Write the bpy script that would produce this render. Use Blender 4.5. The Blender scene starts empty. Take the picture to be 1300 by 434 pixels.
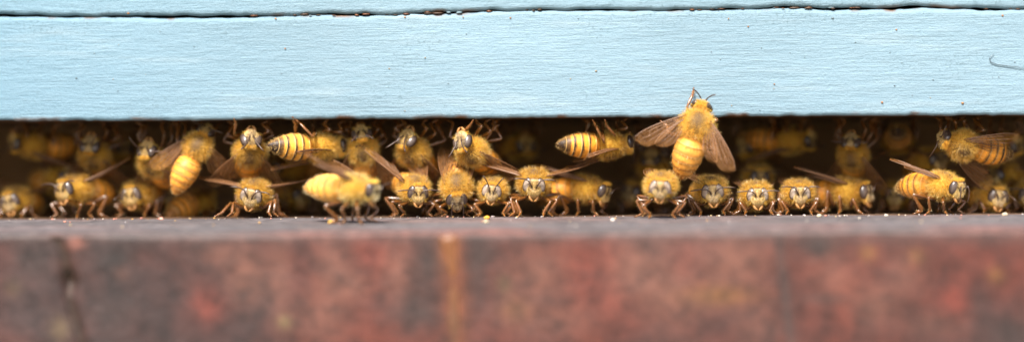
import bpy, math, random
import numpy as np
from mathutils import Matrix, Vector

# 1 Blender unit = 1 cm.  x to the right, y into the hive, z up; the painted front of the hive is y = 0.
SC = bpy.context.scene
R = math.radians
random.seed(7)
RNG = np.random.default_rng(7)

# ------------------------------------------------------------------ camera
DIST = 45.0
CAMX = 2.2
cam_d = bpy.data.cameras.new('camera')
cam = bpy.data.objects.new('camera', cam_d)
SC.collection.objects.link(cam)
cam_d.sensor_width = 36.0
cam_d.lens = 36.0 * DIST / 14.0
cam_d.clip_start = 1.0
cam_d.clip_end = 20000.0
yaw = math.atan2(CAMX, DIST)
cam_loc = Vector((CAMX, -DIST * math.cos(yaw), 0.0))
CAM_M = Matrix.Translation(cam_loc) @ Matrix.Rotation(yaw, 4, 'Z') @ Matrix.Rotation(R(90), 4, 'X') @ Matrix.Rotation(R(-0.33), 4, 'Z')
cam.matrix_world = CAM_M
cam_d.dof.use_dof = True
cam_d.dof.focus_distance = 44.9
cam_d.dof.aperture_fstop = (cam_d.lens * 1e-3) / (2 * 1.05)
cam_d.dof.aperture_blades = 0
SC.camera = cam


def at(px, py, y):
    """point of the photograph (1300 x 434 pixels) at depth y"""
    k = 36.0 / cam_d.lens / 1300.0
    d = CAM_M.to_3x3() @ Vector(((px - 650) * k, (217 - py) * k, -1.0))
    t = (y - CAM_M.translation.y) / d.y
    return CAM_M.translation + d * t


# ------------------------------------------------------------------ light
SUN_EL, SUN_AZ = 50.0, -16.0          # azimuth from the camera's side, negative: from the left
W = bpy.data.worlds.new('World')
SC.world = W
W.use_nodes = True
nt = W.node_tree
sky = nt.nodes.new('ShaderNodeTexSky')
sky.sky_type = 'NISHITA'
sky.sun_disc = False
sky.sun_elevation = R(SUN_EL)
sky.sun_rotation = R(180 - SUN_AZ)
sky.air_density = 1.0
sky.dust_density = 4.0
sky.ozone_density = 1.0
nt.links.new(sky.outputs[0], nt.nodes['Background'].inputs[0])
nt.nodes['Background'].inputs[1].default_value = 0.09
sun_d = bpy.data.lights.new('sun', 'SUN')
sun_d.energy = 2.8
sun_d.angle = R(14)
sun_d.color = (1.0, 0.95, 0.87)
sun = bpy.data.objects.new('sun', sun_d)
SC.collection.objects.link(sun)
sdir = Vector((math.sin(R(SUN_AZ)) * math.cos(R(SUN_EL)), -math.cos(R(SUN_AZ)) * math.cos(R(SUN_EL)), math.sin(R(SUN_EL))))
sun.rotation_euler = sdir.to_track_quat('Z', 'Y').to_euler()
sun.location = sdir * 60
SC.view_settings.view_transform = 'Standard'
SC.view_settings.look = 'None'
SC.view_settings.gamma = 1.0
SC.view_settings.exposure = 1.80
SC.cycles.use_denoising = True
SC.cycles.max_bounces = 8
SC.cycles.transparent_max_bounces = 16


# ------------------------------------------------------------------ helpers
def vnoise(x, y, seed=0):
    """smooth value noise, arrays in, -1..1 out"""
    x = np.asarray(x, float); y = np.asarray(y, float)
    xi = np.floor(x).astype(np.int64); yi = np.floor(y).astype(np.int64)
    fx = x - xi; fy = y - yi
    fx = fx * fx * (3 - 2 * fx); fy = fy * fy * (3 - 2 * fy)

    def h(a, b):
        n = (a * 374761393 + b * 668265263 + seed * 1442695041) & 0xffffffff
        n = ((n ^ (n >> 13)) * 1274126177) & 0xffffffff
        n = n ^ (n >> 16)
        return (n & 0xffff) / 32767.5 - 1.0
    return (h(xi, yi) * (1 - fx) + h(xi + 1, yi) * fx) * (1 - fy) + (h(xi, yi + 1) * (1 - fx) + h(xi + 1, yi + 1) * fx) * fy


def fbm(x, y, seed=0, n=3):
    s = 0; a = 1.0
    for k in range(n):
        s = s + a * vnoise(np.asarray(x) * 2 ** k, np.asarray(y) * 2 ** k, seed + k)
        a *= 0.5
    return s / (2 - 0.5 ** (n - 1))


def make_mesh(name, v, f, col=None, smooth=True, mats=(), mi=None):
    me = bpy.data.meshes.new(name)
    me.from_pydata(np.asarray(v, float).tolist(), [], f)
    if smooth:
        me.polygons.foreach_set('use_smooth', np.ones(len(me.polygons), bool))
    if col is not None:
        a = me.color_attributes.new('Col', 'FLOAT_COLOR', 'POINT')
        c = np.ones((len(me.vertices), 4), np.float32)
        c[:, :3] = np.asarray(col, float)
        a.data.foreach_set('color', c.ravel())
    for m in mats:
        me.materials.append(m)
    if mi is not None:
        me.polygons.foreach_set('material_index', np.asarray(mi, np.int32))
    me.update()
    return me


def link(name, me, parent=None, label=None, cat=None, group=None, kind=None):
    o = bpy.data.objects.new(name, me)
    SC.collection.objects.link(o)
    if parent is not None:
        o.parent = parent
    if label: o['label'] = label
    if cat: o['category'] = cat
    if group: o['group'] = group
    if kind: o['kind'] = kind
    return o


class MB:
    """collects shapes for one mesh"""
    def __init__(s):
        s.v = []; s.f = []; s.c = []; s.m = []; s.n = 0

    def add(s, v, f, c, m=0):
        v = np.asarray(v, float)
        s.v.append(v)
        c = np.asarray(c, float)
        s.c.append(np.broadcast_to(c, (len(v), 3)))
        s.f += [tuple(int(i) + s.n for i in q) for q in f]
        s.m += [m] * len(f)
        s.n += len(v)

    def tube(s, pts, rad, c, n=7, flat=None, m=0, cap=True):
        """swept tube along pts; flat = (axis vector, factor) squeezes the section along that axis"""
        pts = [np.asarray(p, float) for p in pts]
        k = len(pts)
        tang = []
        for i in range(k):
            a = pts[max(0, i - 1)]; b = pts[min(k - 1, i + 1)]
            t = b - a
            tang.append(t / (np.linalg.norm(t) + 1e-9))
        ref = np.array([0, 0, 1.0]) if abs(tang[0][2]) < 0.9 else np.array([1.0, 0, 0])
        u = np.cross(tang[0], ref); u /= np.linalg.norm(u)
        v = []; cc = []
        c = np.asarray(c, float)
        for i in range(k):
            u = u - tang[i] * np.dot(u, tang[i]); u /= np.linalg.norm(u) + 1e-9
            w = np.cross(tang[i], u)
            for j in range(n):
                a = 2 * math.pi * j / n
                o = (u * math.cos(a) + w * math.sin(a)) * rad[i]
                if flat is not None:
                    ax = flat[0]
                    fk = flat[1] if np.isscalar(flat[1]) else flat[1][i]
                    o = o - ax * np.dot(o, ax) * (1 - fk)
                v.append(pts[i] + o)
                cc.append(c if c.ndim == 1 else c[i])
        f = []
        for i in range(k - 1):
            for j in range(n):
                j2 = (j + 1) % n
                f.append((i * n + j, i * n + j2, (i + 1) * n + j2, (i + 1) * n + j))
        if cap:
            f.append(tuple(range(n))[::-1])
            f.append(tuple((k - 1) * n + j for j in range(n)))
        s.add(v, f, np.array(cc), m)

    def blob(s, cen, rad, c, rot=None, nu=10, nv=8, jag=0.0, m=0):
        v = []; f = []
        for i in range(nv + 1):
            th = math.pi * i / nv
            for j in range(nu):
                ph = 2 * math.pi * j / nu
                p = np.array([math.sin(th) * math.cos(ph), math.sin(th) * math.sin(ph), math.cos(th)])
                if jag: p = p * (1 + jag * (random.random() * 2 - 1)) if 0 < i < nv else p
                p = p * np.asarray(rad)
                if rot is not None: p = rot @ p
                v.append(p + np.asarray(cen))
        for i in range(nv):
            for j in range(nu):
                j2 = (j + 1) % nu
                f.append((i * nu + j, (i + 1) * nu + j, (i + 1) * nu + j2, i * nu + j2))
        s.add(v, f, c, m)

    def hairs(s, p, d, l, w, c, droop=None):
        """tapered hair blades"""
        p = np.asarray(p, float); N = len(p)
        if N == 0: return
        d = d / (np.linalg.norm(d, axis=1, keepdims=True) + 1e-9)
        r = RNG.normal(size=(N, 3))
        side = np.cross(d, r); side /= np.linalg.norm(side, axis=1, keepdims=True) + 1e-9
        bend = np.cross(d, side) * (RNG.normal(size=(N, 1)) * 0.12)
        l = np.asarray(l).reshape(N, 1); w = np.asarray(w) * np.ones((N, 1))
        mid = p + d * l * 0.55 + bend * l
        tip = p + d * l + bend * l * 2.2
        v = np.stack([p - side * w / 2, p + side * w / 2, mid + side * w * 0.4, mid - side * w * 0.4, tip], 1).reshape(-1, 3)
        base = np.arange(N) * 5 + s.n
        s.v.append(v)
        s.c.append(np.repeat(np.asarray(c, float) * np.ones((N, 3)), 5, axis=0))
        for b in base.tolist():
            s.f.append((b, b + 1, b + 2, b + 3)); s.f.append((b + 3, b + 2, b + 4))
        s.m += [0] * (2 * N)
        s.n += 5 * N

    def mesh(s, name, mats, smooth=True):
        return make_mesh(name, np.concatenate(s.v), s.f, np.concatenate(s.c), smooth, mats, s.m)


def new_mat(name):
    m = bpy.data.materials.new(name)
    m.use_nodes = True
    n = m.node_tree.nodes
    return m, n, m.node_tree.links, n['Principled BSDF'], n['Material Output']


def node(n, t, **kw):
    x = n.new(t)
    for k, v in kw.items():
        setattr(x, k, v)
    return x


def ramp(n, stops):
    r = n.new('ShaderNodeValToRGB')
    e = r.color_ramp.elements
    while len(e) < len(stops): e.new(0.5)
    for i, (p, c) in enumerate(stops):
        e[i].position = p
        e[i].color = (*c, 1) if len(c) == 3 else c
    return r


def mixc(n, l, a, b, fac, mode='MIX'):
    x = n.new('ShaderNodeMix'); x.data_type = 'RGBA'; x.blend_type = mode
    for s, v in ((x.inputs[0], fac), (x.inputs[6], a), (x.inputs[7], b)):
        if hasattr(v, 'links'): l.new(v, s)
        elif isinstance(v, (int, float)): s.default_value = v
        else: s.default_value = (*v, 1)
    return x.outputs[2]


def noise_node(n, l, scale, detail=4, rough=0.55, vec=None, stretch=None):
    t = n.new('ShaderNodeTexNoise')
    t.inputs['Scale'].default_value = scale
    t.inputs['Detail'].default_value = detail
    t.inputs['Roughness'].default_value = rough
    if vec is None:
        tc = n.new('ShaderNodeTexCoord'); vec = tc.outputs['Object']
    if stretch:
        mp = n.new('ShaderNodeMapping')
        mp.inputs['Scale'].default_value = stretch
        if len(stretch) > 3: pass
        l.new(vec, mp.inputs[0]); vec = mp.outputs[0]
    l.new(vec, t.inputs['Vector'])
    return t.outputs['Fac']


# ------------------------------------------------------------------ materials
def mat_paint():
    m, n, l, b, o = new_mat('blue_paint_on_wood')
    at_ = node(n, 'ShaderNodeAttribute', attribute_name='Col')
    grain = noise_node(n, l, 1.0, 6, 0.6, stretch=(2.6, 1, 34))
    fine = noise_node(n, l, 1.0, 5, 0.65, stretch=(24, 24, 55))
    grit = noise_node(n, l, 20.0, 3, 0.6)
    patch = noise_node(n, l, 0.55, 4, 0.6, stretch=(1, 1, 2.2))
    r1 = ramp(n, [(0.3, (0.88, 0.93, 0.95)), (0.7, (1.06, 1.03, 1.02))])
    l.new(grain, r1.inputs[0])
    c = mixc(n, l, at_.outputs['Color'], r1.outputs[0], 0.8, 'MULTIPLY')
    # dirt specks gathered in patches
    r2 = ramp(n, [(0.55, (0, 0, 0)), (0.63, (1, 1, 1))]); l.new(grit, r2.inputs[0])
    r3 = ramp(n, [(0.50, (0, 0, 0)), (0.66, (1, 1, 1))]); l.new(patch, r3.inputs[0])
    mm = node(n, 'ShaderNodeMath', operation='MULTIPLY'); l.new(r2.outputs[0], mm.inputs[0]); l.new(r3.outputs[0], mm.inputs[1])
    mm2 = node(n, 'ShaderNodeMath', operation='MULTIPLY'); l.new(mm.outputs[0], mm2.inputs[0]); mm2.inputs[1].default_value = 0.5
    c = mixc(n, l, c, (0.06, 0.10, 0.115), mm2.outputs[0])
    l.new(c, b.inputs['Base Color'])
    b.inputs['Roughness'].default_value = 0.62
    b.inputs['Specular IOR Level'].default_value = 0.3
    a1 = node(n, 'ShaderNodeMath', operation='ADD'); l.new(grain, a1.inputs[0])
    s1 = node(n, 'ShaderNodeMath', operation='MULTIPLY'); l.new(fine, s1.inputs[0]); s1.inputs[1].default_value = 0.55
    l.new(s1.outputs[0], a1.inputs[1])
    a2 = node(n, 'ShaderNodeMath', operation='MULTIPLY_ADD'); l.new(grit, a2.inputs[0]); a2.inputs[1].default_value = 0.6; l.new(a1.outputs[0], a2.inputs[2])
    bp = node(n, 'ShaderNodeBump'); bp.inputs['Strength'].default_value = 0.5; bp.inputs['Distance'].default_value = 0.03
    l.new(a2.outputs[0], bp.inputs['Height']); l.new(bp.outputs[0], b.inputs['Normal'])
    return m


def mat_board():
    m, n, l, b, o = new_mat('worn_red_paint_on_grey_wood')
    at_ = node(n, 'ShaderNodeAttribute', attribute_name='Col')
    nz = noise_node(n, l, 5.0, 6, 0.72)
    r1 = ramp(n, [(0.28, (0.25, 0.26, 0.28)), (0.72, (1.95, 1.85, 1.75))]); l.new(nz, r1.inputs[0])
    c = mixc(n, l, at_.outputs['Color'], r1.outputs[0], 0.9, 'MULTIPLY')
    l.new(c, b.inputs['Base Color'])
    b.inputs['Roughness'].default_value = 0.6
    b.inputs['Specular IOR Level'].default_value = 0.35
    g = noise_node(n, l, 14.0, 5, 0.6)
    bp = node(n, 'ShaderNodeBump'); bp.inputs['Strength'].default_value = 0.5; bp.inputs['Distance'].default_value = 0.03
    l.new(g, bp.inputs['Height']); l.new(bp.outputs[0], b.inputs['Normal'])
    return m


def mat_attr(name, rough, spec=0.5, vary=0.25, nscale=3.0, coat=0.0, rnd=0.0):
    m, n, l, b, o = new_mat(name)
    at_ = node(n, 'ShaderNodeAttribute', attribute_name='Col')
    nz = noise_node(n, l, nscale, 4, 0.6)
    r1 = ramp(n, [(0.25, (1 - vary,) * 3), (0.75, (1 + vary,) * 3)]); l.new(nz, r1.inputs[0])
    c = mixc(n, l, at_.outputs['Color'], r1.outputs[0], 1.0, 'MULTIPLY')
    if rnd:
        oi = n.new('ShaderNodeObjectInfo')
        r2 = ramp(n, [(0, (1 - rnd, 1 - rnd * 1.2, 1 - rnd * 1.3)), (1, (1 + rnd * 0.5,) * 3)]); l.new(oi.outputs['Random'], r2.inputs[0])
        c = mixc(n, l, c, r2.outputs[0], 1.0, 'MULTIPLY')
    l.new(c, b.inputs['Base Color'])
    b.inputs['Roughness'].default_value = rough
    b.inputs['Specular IOR Level'].default_value = spec
    b.inputs['Coat Weight'].default_value = coat
    b.inputs['Coat Roughness'].default_value = 0.15
    return m


def mat_fuzz():
    m, n, l, b, o = new_mat('bee_fuzz')
    at_ = node(n, 'ShaderNodeAttribute', attribute_name='Col')
    oi = n.new('ShaderNodeObjectInfo')
    c = mixc(n, l, at_.outputs['Color'], oi.outputs['Color'], 1.0, 'MULTIPLY')
    d = n.new('ShaderNodeBsdfDiffuse'); t = n.new('ShaderNodeBsdfTranslucent')
    g = n.new('ShaderNodeBsdfGlossy'); g.inputs['Roughness'].default_value = 0.4
    g.inputs['Color'].default_value = (0.9, 0.85, 0.7, 1)
    l.new(c, d.inputs['Color']); l.new(c, t.inputs['Color'])
    mx = n.new('ShaderNodeMixShader'); mx.inputs[0].default_value = 0.48
    l.new(d.outputs[0], mx.inputs[1]); l.new(t.outputs[0], mx.inputs[2])
    m2 = n.new('ShaderNodeMixShader'); m2.inputs[0].default_value = 0.06
    l.new(mx.outputs[0], m2.inputs[1]); l.new(g.outputs[0], m2.inputs[2])
    l.new(m2.outputs[0], o.inputs['Surface'])
    n.remove(b)
    return m


def mat_wing():
    m, n, l, b, o = new_mat('wing_membrane')
    nz = noise_node(n, l, 1.2, 4, 0.6)
    r1 = ramp(n, [(0.3, (0.28, 0.11, 0.028)), (0.7, (0.46, 0.21, 0.06))]); l.new(nz, r1.inputs[0])
    l.new(r1.outputs[0], b.inputs['Base Color'])
    b.inputs['Roughness'].default_value = 0.35
    b.inputs['Specular IOR Level'].default_value = 0.35
    b.inputs['Alpha'].default_value = 0.17
    g = noise_node(n, l, 2.0, 2, 0.5)
    bp = node(n, 'ShaderNodeBump'); bp.inputs['Strength'].default_value = 0.4; bp.inputs['Distance'].default_value = 0.2
    l.new(g, bp.inputs['Height']); l.new(bp.outputs[0], b.inputs['Normal'])
    return m


M_PAINT = mat_paint()
M_BOARD = mat_board()
M_BODY = mat_attr('bee_cuticle', 0.5, 0.35, 0.3, 4.0, 0.0)
M_LEG = mat_attr('bee_leg', 0.24, 0.6, 0.3, 3.0, 0.3)
M_SKIN = mat_attr('bee_thorax_skin', 0.7, 0.15, 0.3, 4.0)
M_EYE = mat_attr('bee_eye', 0.3, 0.5, 0.2, 3.0, 0.2)
M_FUZZ = mat_fuzz()
M_WING = mat_wing()
M_VEIN = mat_attr('wing_vein', 0.4, 0.4, 0.1)
M_ANT = mat_attr('bee_antenna', 0.35, 0.5, 0.1)
M_WOOD = mat_attr('dark_bare_wood', 0.8, 0.2, 0.35, 2.0)
M_CRUMB = mat_attr('crumb_matter', 0.5, 0.4, 0.3, 20.0)

# ------------------------------------------------------------------ ground far below the hive
FLOOR, CEIL, CRACK = -0.63, 0.727, 2.17
m_g, n_, l_, b_, o_ = new_mat('grass_and_earth')
gz = noise_node(n_, l_, 0.02, 8, 0.7)
rg = ramp(n_, [(0.35, (0.10, 0.12, 0.05)), (0.6, (0.20, 0.18, 0.11))]); l_.new(gz, rg.inputs[0])
l_.new(rg.outputs[0], b_.inputs['Base Color']); b_.inputs['Roughness'].default_value = 0.9
gv = []; gf = []
rings = [0, 60, 200, 700, 2500, 9000]
for r_ in rings[1:]:
    for j in range(32):
        a = 2 * math.pi * j / 32
        gv.append((r_ * math.cos(a), r_ * math.sin(a), -32.0 + (RNG.random() - 0.5) * min(3.0, r_ * 0.01)))
gv.append((0, 0, -32.0))
for j in range(32):
    gf.append((len(gv) - 1, j, (j + 1) % 32))
for i in range(len(rings) - 2):
    for j in range(32):
        gf.append((i * 32 + j, (i + 1) * 32 + j, (i + 1) * 32 + (j + 1) % 32, i * 32 + (j + 1) % 32))
link('ground', make_mesh('ground', gv, gf, None, True, [m_g]), kind='structure')


# ------------------------------------------------------------------ hive woodwork
def extrude_x(xs, loop_fn, caps=True):
    """loop_fn(x array) -> list of (y, z, colour) arrays making a closed section; swept along x"""
    secs = loop_fn(xs)
    K = len(secs); N = len(xs)
    v = np.zeros((N, K, 3)); c = np.zeros((N, K, 3))
    for k, (y, z, col) in enumerate(secs):
        v[:, k, 0] = xs; v[:, k, 1] = y; v[:, k, 2] = z; c[:, k] = col
    f = []
    for i in range(N - 1):
        a = i * K; b = a + K
        for k in range(K):
            k2 = (k + 1) % K
            f.append((a + k, a + k2, b + k2, b + k))
    f.append(tuple(range(K))[::-1]); f.append(tuple((N - 1) * K + k for k in range(K)))
    return v.reshape(-1, 3), f, c.reshape(-1, 3)


XS = np.concatenate([np.linspace(-21, -8.6, 26)[:-1], np.arange(-8.6, 8.6, 0.03), np.linspace(8.6, 21, 26)])
BLUE = np.array([0.148, 0.228, 0.281])
BLUE_L = np.array([0.096, 0.192, 0.260])
WOOD_D = np.array([0.10, 0.05, 0.025])


def crack_z(x):
    return CRACK + 0.018 * np.sin(x * 0.55 + 0.5) + 0.022 * fbm(x * 0.9, x * 0, 67, 4) + 0.02 * np.clip((x - 1.5) / 5, 0, 1)


def grain_y(x, z):
    zz = z - 0.012 * x * (x > 0)
    return (0.003 * fbm(x * 0.4, zz * 3.5 + 0.6 * vnoise(x * 0.6, zz, 5), 3, 3) + 0.007 * np.clip(vnoise(x * 0.55 + 3, zz * 13 + 0.8 * vnoise(x * 0.8, zz * 2, 8), 11) - 0.4, 0, 1) + 0.0014 * vnoise(x * 2.2, zz * 22 + vnoise(x, zz * 2, 6), 9) + 0.0016 * vnoise(x * 13, zz * 22, 19))


def paint_col(x, z, edge):
    """paint colour; edge 0..1 shows bare brown wood where the paint has chipped"""
    t = np.clip(0.5 + 0.7 * fbm(x * 0.35, z * 1.1, 31, 3), 0, 1)[:, None]
    left = np.clip((-x - 2.5) / 5.0, 0, 1)[:, None]
    c = (BLUE * 1.06 + 0.012) * t + BLUE * 0.90 * (1 - t)
    c = c * (1 - 0.55 * left) + BLUE_L * 0.55 * left  # left end deepened: lens vignette painted into the blue
    st = np.clip(fbm(x * 0.8, z * 9, 41, 3) - 0.25, 0, 1)[:, None]
    c = c * (1 - 0.6 * st) + np.array([0.26, 0.32, 0.35]) * 0.6 * st
    return c * (1 - edge[:, None]) + np.array([0.13, 0.06, 0.025]) * edge[:, None]


def rim_loop(xs):
    jag = 0.014 * fbm(xs * 2.0, xs * 0, 55, 4) + 0.009 * vnoise(xs * 11, xs * 0, 57) * (vnoise(xs * 1.3, xs * 0, 58) > -0.2)
    top = crack_z(xs) - 0.008 - 0.022 * np.clip(0.5 * np.clip((-3.4 - xs) / 0.8, 0, 1) + 0.15 * (xs > 3) + fbm(xs * 1.1, xs * 0, 61, 4) + 0.1, -0.4, 1)
    bot = CEIL + jag
    top = top + 0.016 * fbm(xs * 5, xs * 0, 63, 3)
    out = []
    rows = 62
    for i in range(rows):
        u = i / (rows - 1)
        z = bot + (top - bot) * u
        rb = 0.03 * np.clip(1 - (z - bot) / 0.05, 0, 1) ** 2 + 0.035 * np.clip(1 - (top - z) / 0.06, 0, 1) ** 2
        y = -grain_y(xs, z) + rb
        chip = np.clip(vnoise(xs * 6, z * 9, 71) + 0.8 * vnoise(xs * 1.2, xs * 0, 73) - 0.35, 0, 1) * 2
        e = np.clip(chip, 0, 1) * np.clip(1.25 - (z - bot) / 0.045, 0, 1) + np.clip(chip, 0, 1) * np.clip(1.2 - (top - z) / 0.03, 0, 1)
        out.append((y, z, paint_col(xs, z, np.clip(e, 0, 1))))
    wd = np.ones((len(xs), 1)) * WOOD_D
    out.append((0.12 + 0 * xs, top - 0.004, wd * 0.7))
    out.append((4.2 + 0 * xs, top - 0.01, wd)); out.append((4.2 + 0 * xs, CEIL + 0 * xs, wd))
    out.append((0.5 + 0 * xs, bot + 0.0, wd)); out.append((0.1 + 0 * xs, bot - 0.002, wd))
    return out


v, f, c = extrude_x(XS, rim_loop)
link('hive_entrance_board', make_mesh('hive_entrance_board', v, f, c, True, [M_PAINT]),
     label='pale blue painted wooden board right above the dark slot full of bees', cat='hive board')


def box_loop(xs):
    bot = crack_z(xs) + 0.005 + 0.022 * np.clip(fbm(xs * 1.3, xs * 0, 81, 4) + 0.0, -0.45, 1) + 0.018 * fbm(xs * 4, xs * 0, 83, 4)
    out = []
    zs = np.concatenate([np.linspace(0, 0.5, 22), [1.0, 3, 8, 20]])
    for u in zs:
        z = bot + u
        rb = 0.04 * np.clip(1 - u / 0.05, 0, 1) ** 2
        y = -0.02 - grain_y(xs + 30, z) + rb
        chip = np.clip(vnoise(xs * 5, z * 9, 91) + 0.8 * vnoise(xs * 1.1, xs * 0, 93) - 0.6, 0, 1) * 2
        e = np.clip(chip, 0, 1) * np.clip(1.2 - u / 0.03, 0, 1)
        out.append((y, z, paint_col(xs, z, np.clip(e, 0, 1))))
    wd = np.ones((len(xs), 1)) * WOOD_D
    out.append((36 + 0 * xs, 22.5 + 0 * xs, wd)); out.append((36 + 0 * xs, CRACK + 0.05 + 0 * xs, wd))
    out.append((0.12 + 0 * xs, bot + 0.004, wd * 0.7))
    return out


v, f, c = extrude_x(XS, box_loop)
hb = link('hive_box', make_mesh('hive_box', v, f, c, True, [M_PAINT]),
          label='upper blue painted hive box above the crack along the top edge', cat='hive box')

# landing board / hive floor: one thick board, its top sloping gently down towards the camera
FRONT_Y, FRONT_Z = -2.7, -0.757


def floor_z(y):
    return FLOOR if y > 0.05 else FLOOR + (y - 0.05) / (FRONT_Y - 0.05) * (FRONT_Z - FLOOR)


BL = []   # paint and stain patches on the front face: x px, y px, rx, ry, colour, strength
RED, ORG, TAN, DRK, PNK = (0.54, 0.11, 0.075), (0.62, 0.27, 0.08), (0.50, 0.34, 0.16), (0.10, 0.085, 0.085), (0.56, 0.24, 0.18)
for q in [(261, 388, 22, 22, RED, .7), (313, 352, 28, 34, PNK, .7), (281, 322, 30, 14, PNK, .5), (150, 348, 9, 10, PNK, .35), (353, 352, 14, 60, PNK, .45),
          (421, 345, 22, 50, PNK, .6), (401, 402, 34, 30, PNK, .45), (70, 418, 12, 14, TAN, .6), (359, 409, 8, 8, TAN, .9), (10, 366, 10, 10, TAN, .3),
          (446, 352, 22, 24, PNK, .8), (470, 328, 26, 24, RED, .55), (505, 345, 22, 40, PNK, .55), (542, 335, 20, 40, DRK, .6), (530, 395, 34, 26, DRK, .55),
          (604, 330, 14, 60, DRK, .55), (640, 360, 8, 10, TAN, .6), (655, 392, 18, 14, ORG, .45), (691, 348, 46, 34, PNK, .8), (751, 345, 40, 40, RED, .6),
          (783, 382, 34, 34, RED, .6), (811, 345, 40, 40, PNK, .7), (860, 360, 40, 50, PNK, .6), (932, 330, 46, 34, PNK, .7), (912, 374, 44, 12, ORG, .55),
          (700, 405, 60, 24, PNK, .4), (620, 320, 16, 20, DRK, .4), (870, 330, 20, 30, RED, .3), (960, 410, 30, 26, PNK, .4),
          (1040, 312, 26, 18, DRK, .7), (1100, 320, 9, 9, ORG, .7), (1161, 324, 9, 9, ORG, .7), (1261, 348, 9, 9, ORG, .6), (1209, 380, 20, 20, RED, .75),
          (1108, 384, 24, 24, PNK, .55), (1146, 345, 24, 30, PNK, .45), (1060, 350, 30, 30, PNK, .4), (1281, 420, 40, 24, DRK, .45), (1180, 410, 40, 16, PNK, .3),
          (1240, 380, 12, 18, DRK, .4), (1040, 378, 30, 6, DRK, .4), (1095, 410, 16, 20, DRK, .3), (40, 330, 40, 30, DRK, .4), (140, 330, 30, 20, DRK, .4),
          (130, 400, 40, 30, DRK, .3), (230, 345, 30, 40, DRK, .2), (30, 400, 40, 30, (0.16, .12, .13), .5)]:
    BL.append(q)


def face_cols(x, z):
    u = 650 + (x - 0.132) * 98.9; vv = 217 - z * 98.9 + (x - 0.132) * -0.57
    mixr = np.clip(0.42 + 0.20 * np.clip((u - 150) / 400, -1, 1) + 0.55 * fbm(x * 0.9, z * 0.9, 5, 4), 0, 1)[:, None]
    g = np.array([0.0165, 0.0115, 0.0125]); r = np.array([0.064, 0.0133, 0.0077])
    c = g * (1 - mixr) + r * mixr
    for (bx, by, rx, ry, col, s) in BL:
        col = np.array(col) * 0.165
        w = min(.95, s * 1.25) * np.exp(-(((u - bx) / rx) ** 2 + ((vv - by) / ry) ** 2) * 0.9)[:, None]
        c = c * (1 - w) + np.array(col) * w
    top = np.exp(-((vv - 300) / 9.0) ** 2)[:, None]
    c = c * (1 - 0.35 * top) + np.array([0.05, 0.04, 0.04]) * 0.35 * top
    # long dark joint in the paint near the right
    jl = np.exp(-((u - (988 + (vv - 312) * 0.12)) / 6) ** 2)[:, None] * 0.55
    c = c * (1 - jl) + np.array([0.03, 0.025, 0.025]) * jl
    sw = np.exp(-((u - np.interp(vv, [290, 380, 480], [568, 578, 580])) / 13) ** 2)[:, None] * np.interp(vv, [296, 330, 390, 434], [.85, .8, .6, .4])[:, None] * np.clip(0.75 + 0.6 * fbm(x * 3, z * 2.2, 47, 3), 0, 1)[:, None]
    c = c * (1 - sw) + np.array([0.155, 0.054, 0.016]) * sw
    # worn crack with a dark knot near the left end
    k = np.interp(vv, [296, 320, 358, 380, 434, 500], [62, 74, 82, 81, 97, 110])
    cw = np.exp(-((u - k) / np.interp(vv, [296, 345, 358, 372, 440], [9, 8, 13, 6.5, 6])) ** 2)[:, None] * 0.95
    c = c * (1 - cw) + np.array([0.02, 0.010, 0.006]) * cw
    rim = np.exp(-((u - 92) / 10) ** 2 - ((vv - 308) / 9) ** 2)[:, None] * 0.8
    c = c * (1 - rim) + np.array([0.20, 0.075, 0.055]) * rim
    return c, k, u, vv


def ledge_cols(x, y):
    g = np.array([0.080, 0.073, 0.078])
    t = fbm(x * 1.2, y * 2.5, 23, 4)[:, None]
    c = g * (1 + 0.28 * t)
    st = np.clip(fbm(x * 0.5, y * 1.3, 27, 3) - 0.12, 0, 1)[:, None]
    c = c * (1 - 0.6 * st) + np.array([0.17, 0.09, 0.075]) * 0.6 * st
    return c


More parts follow.
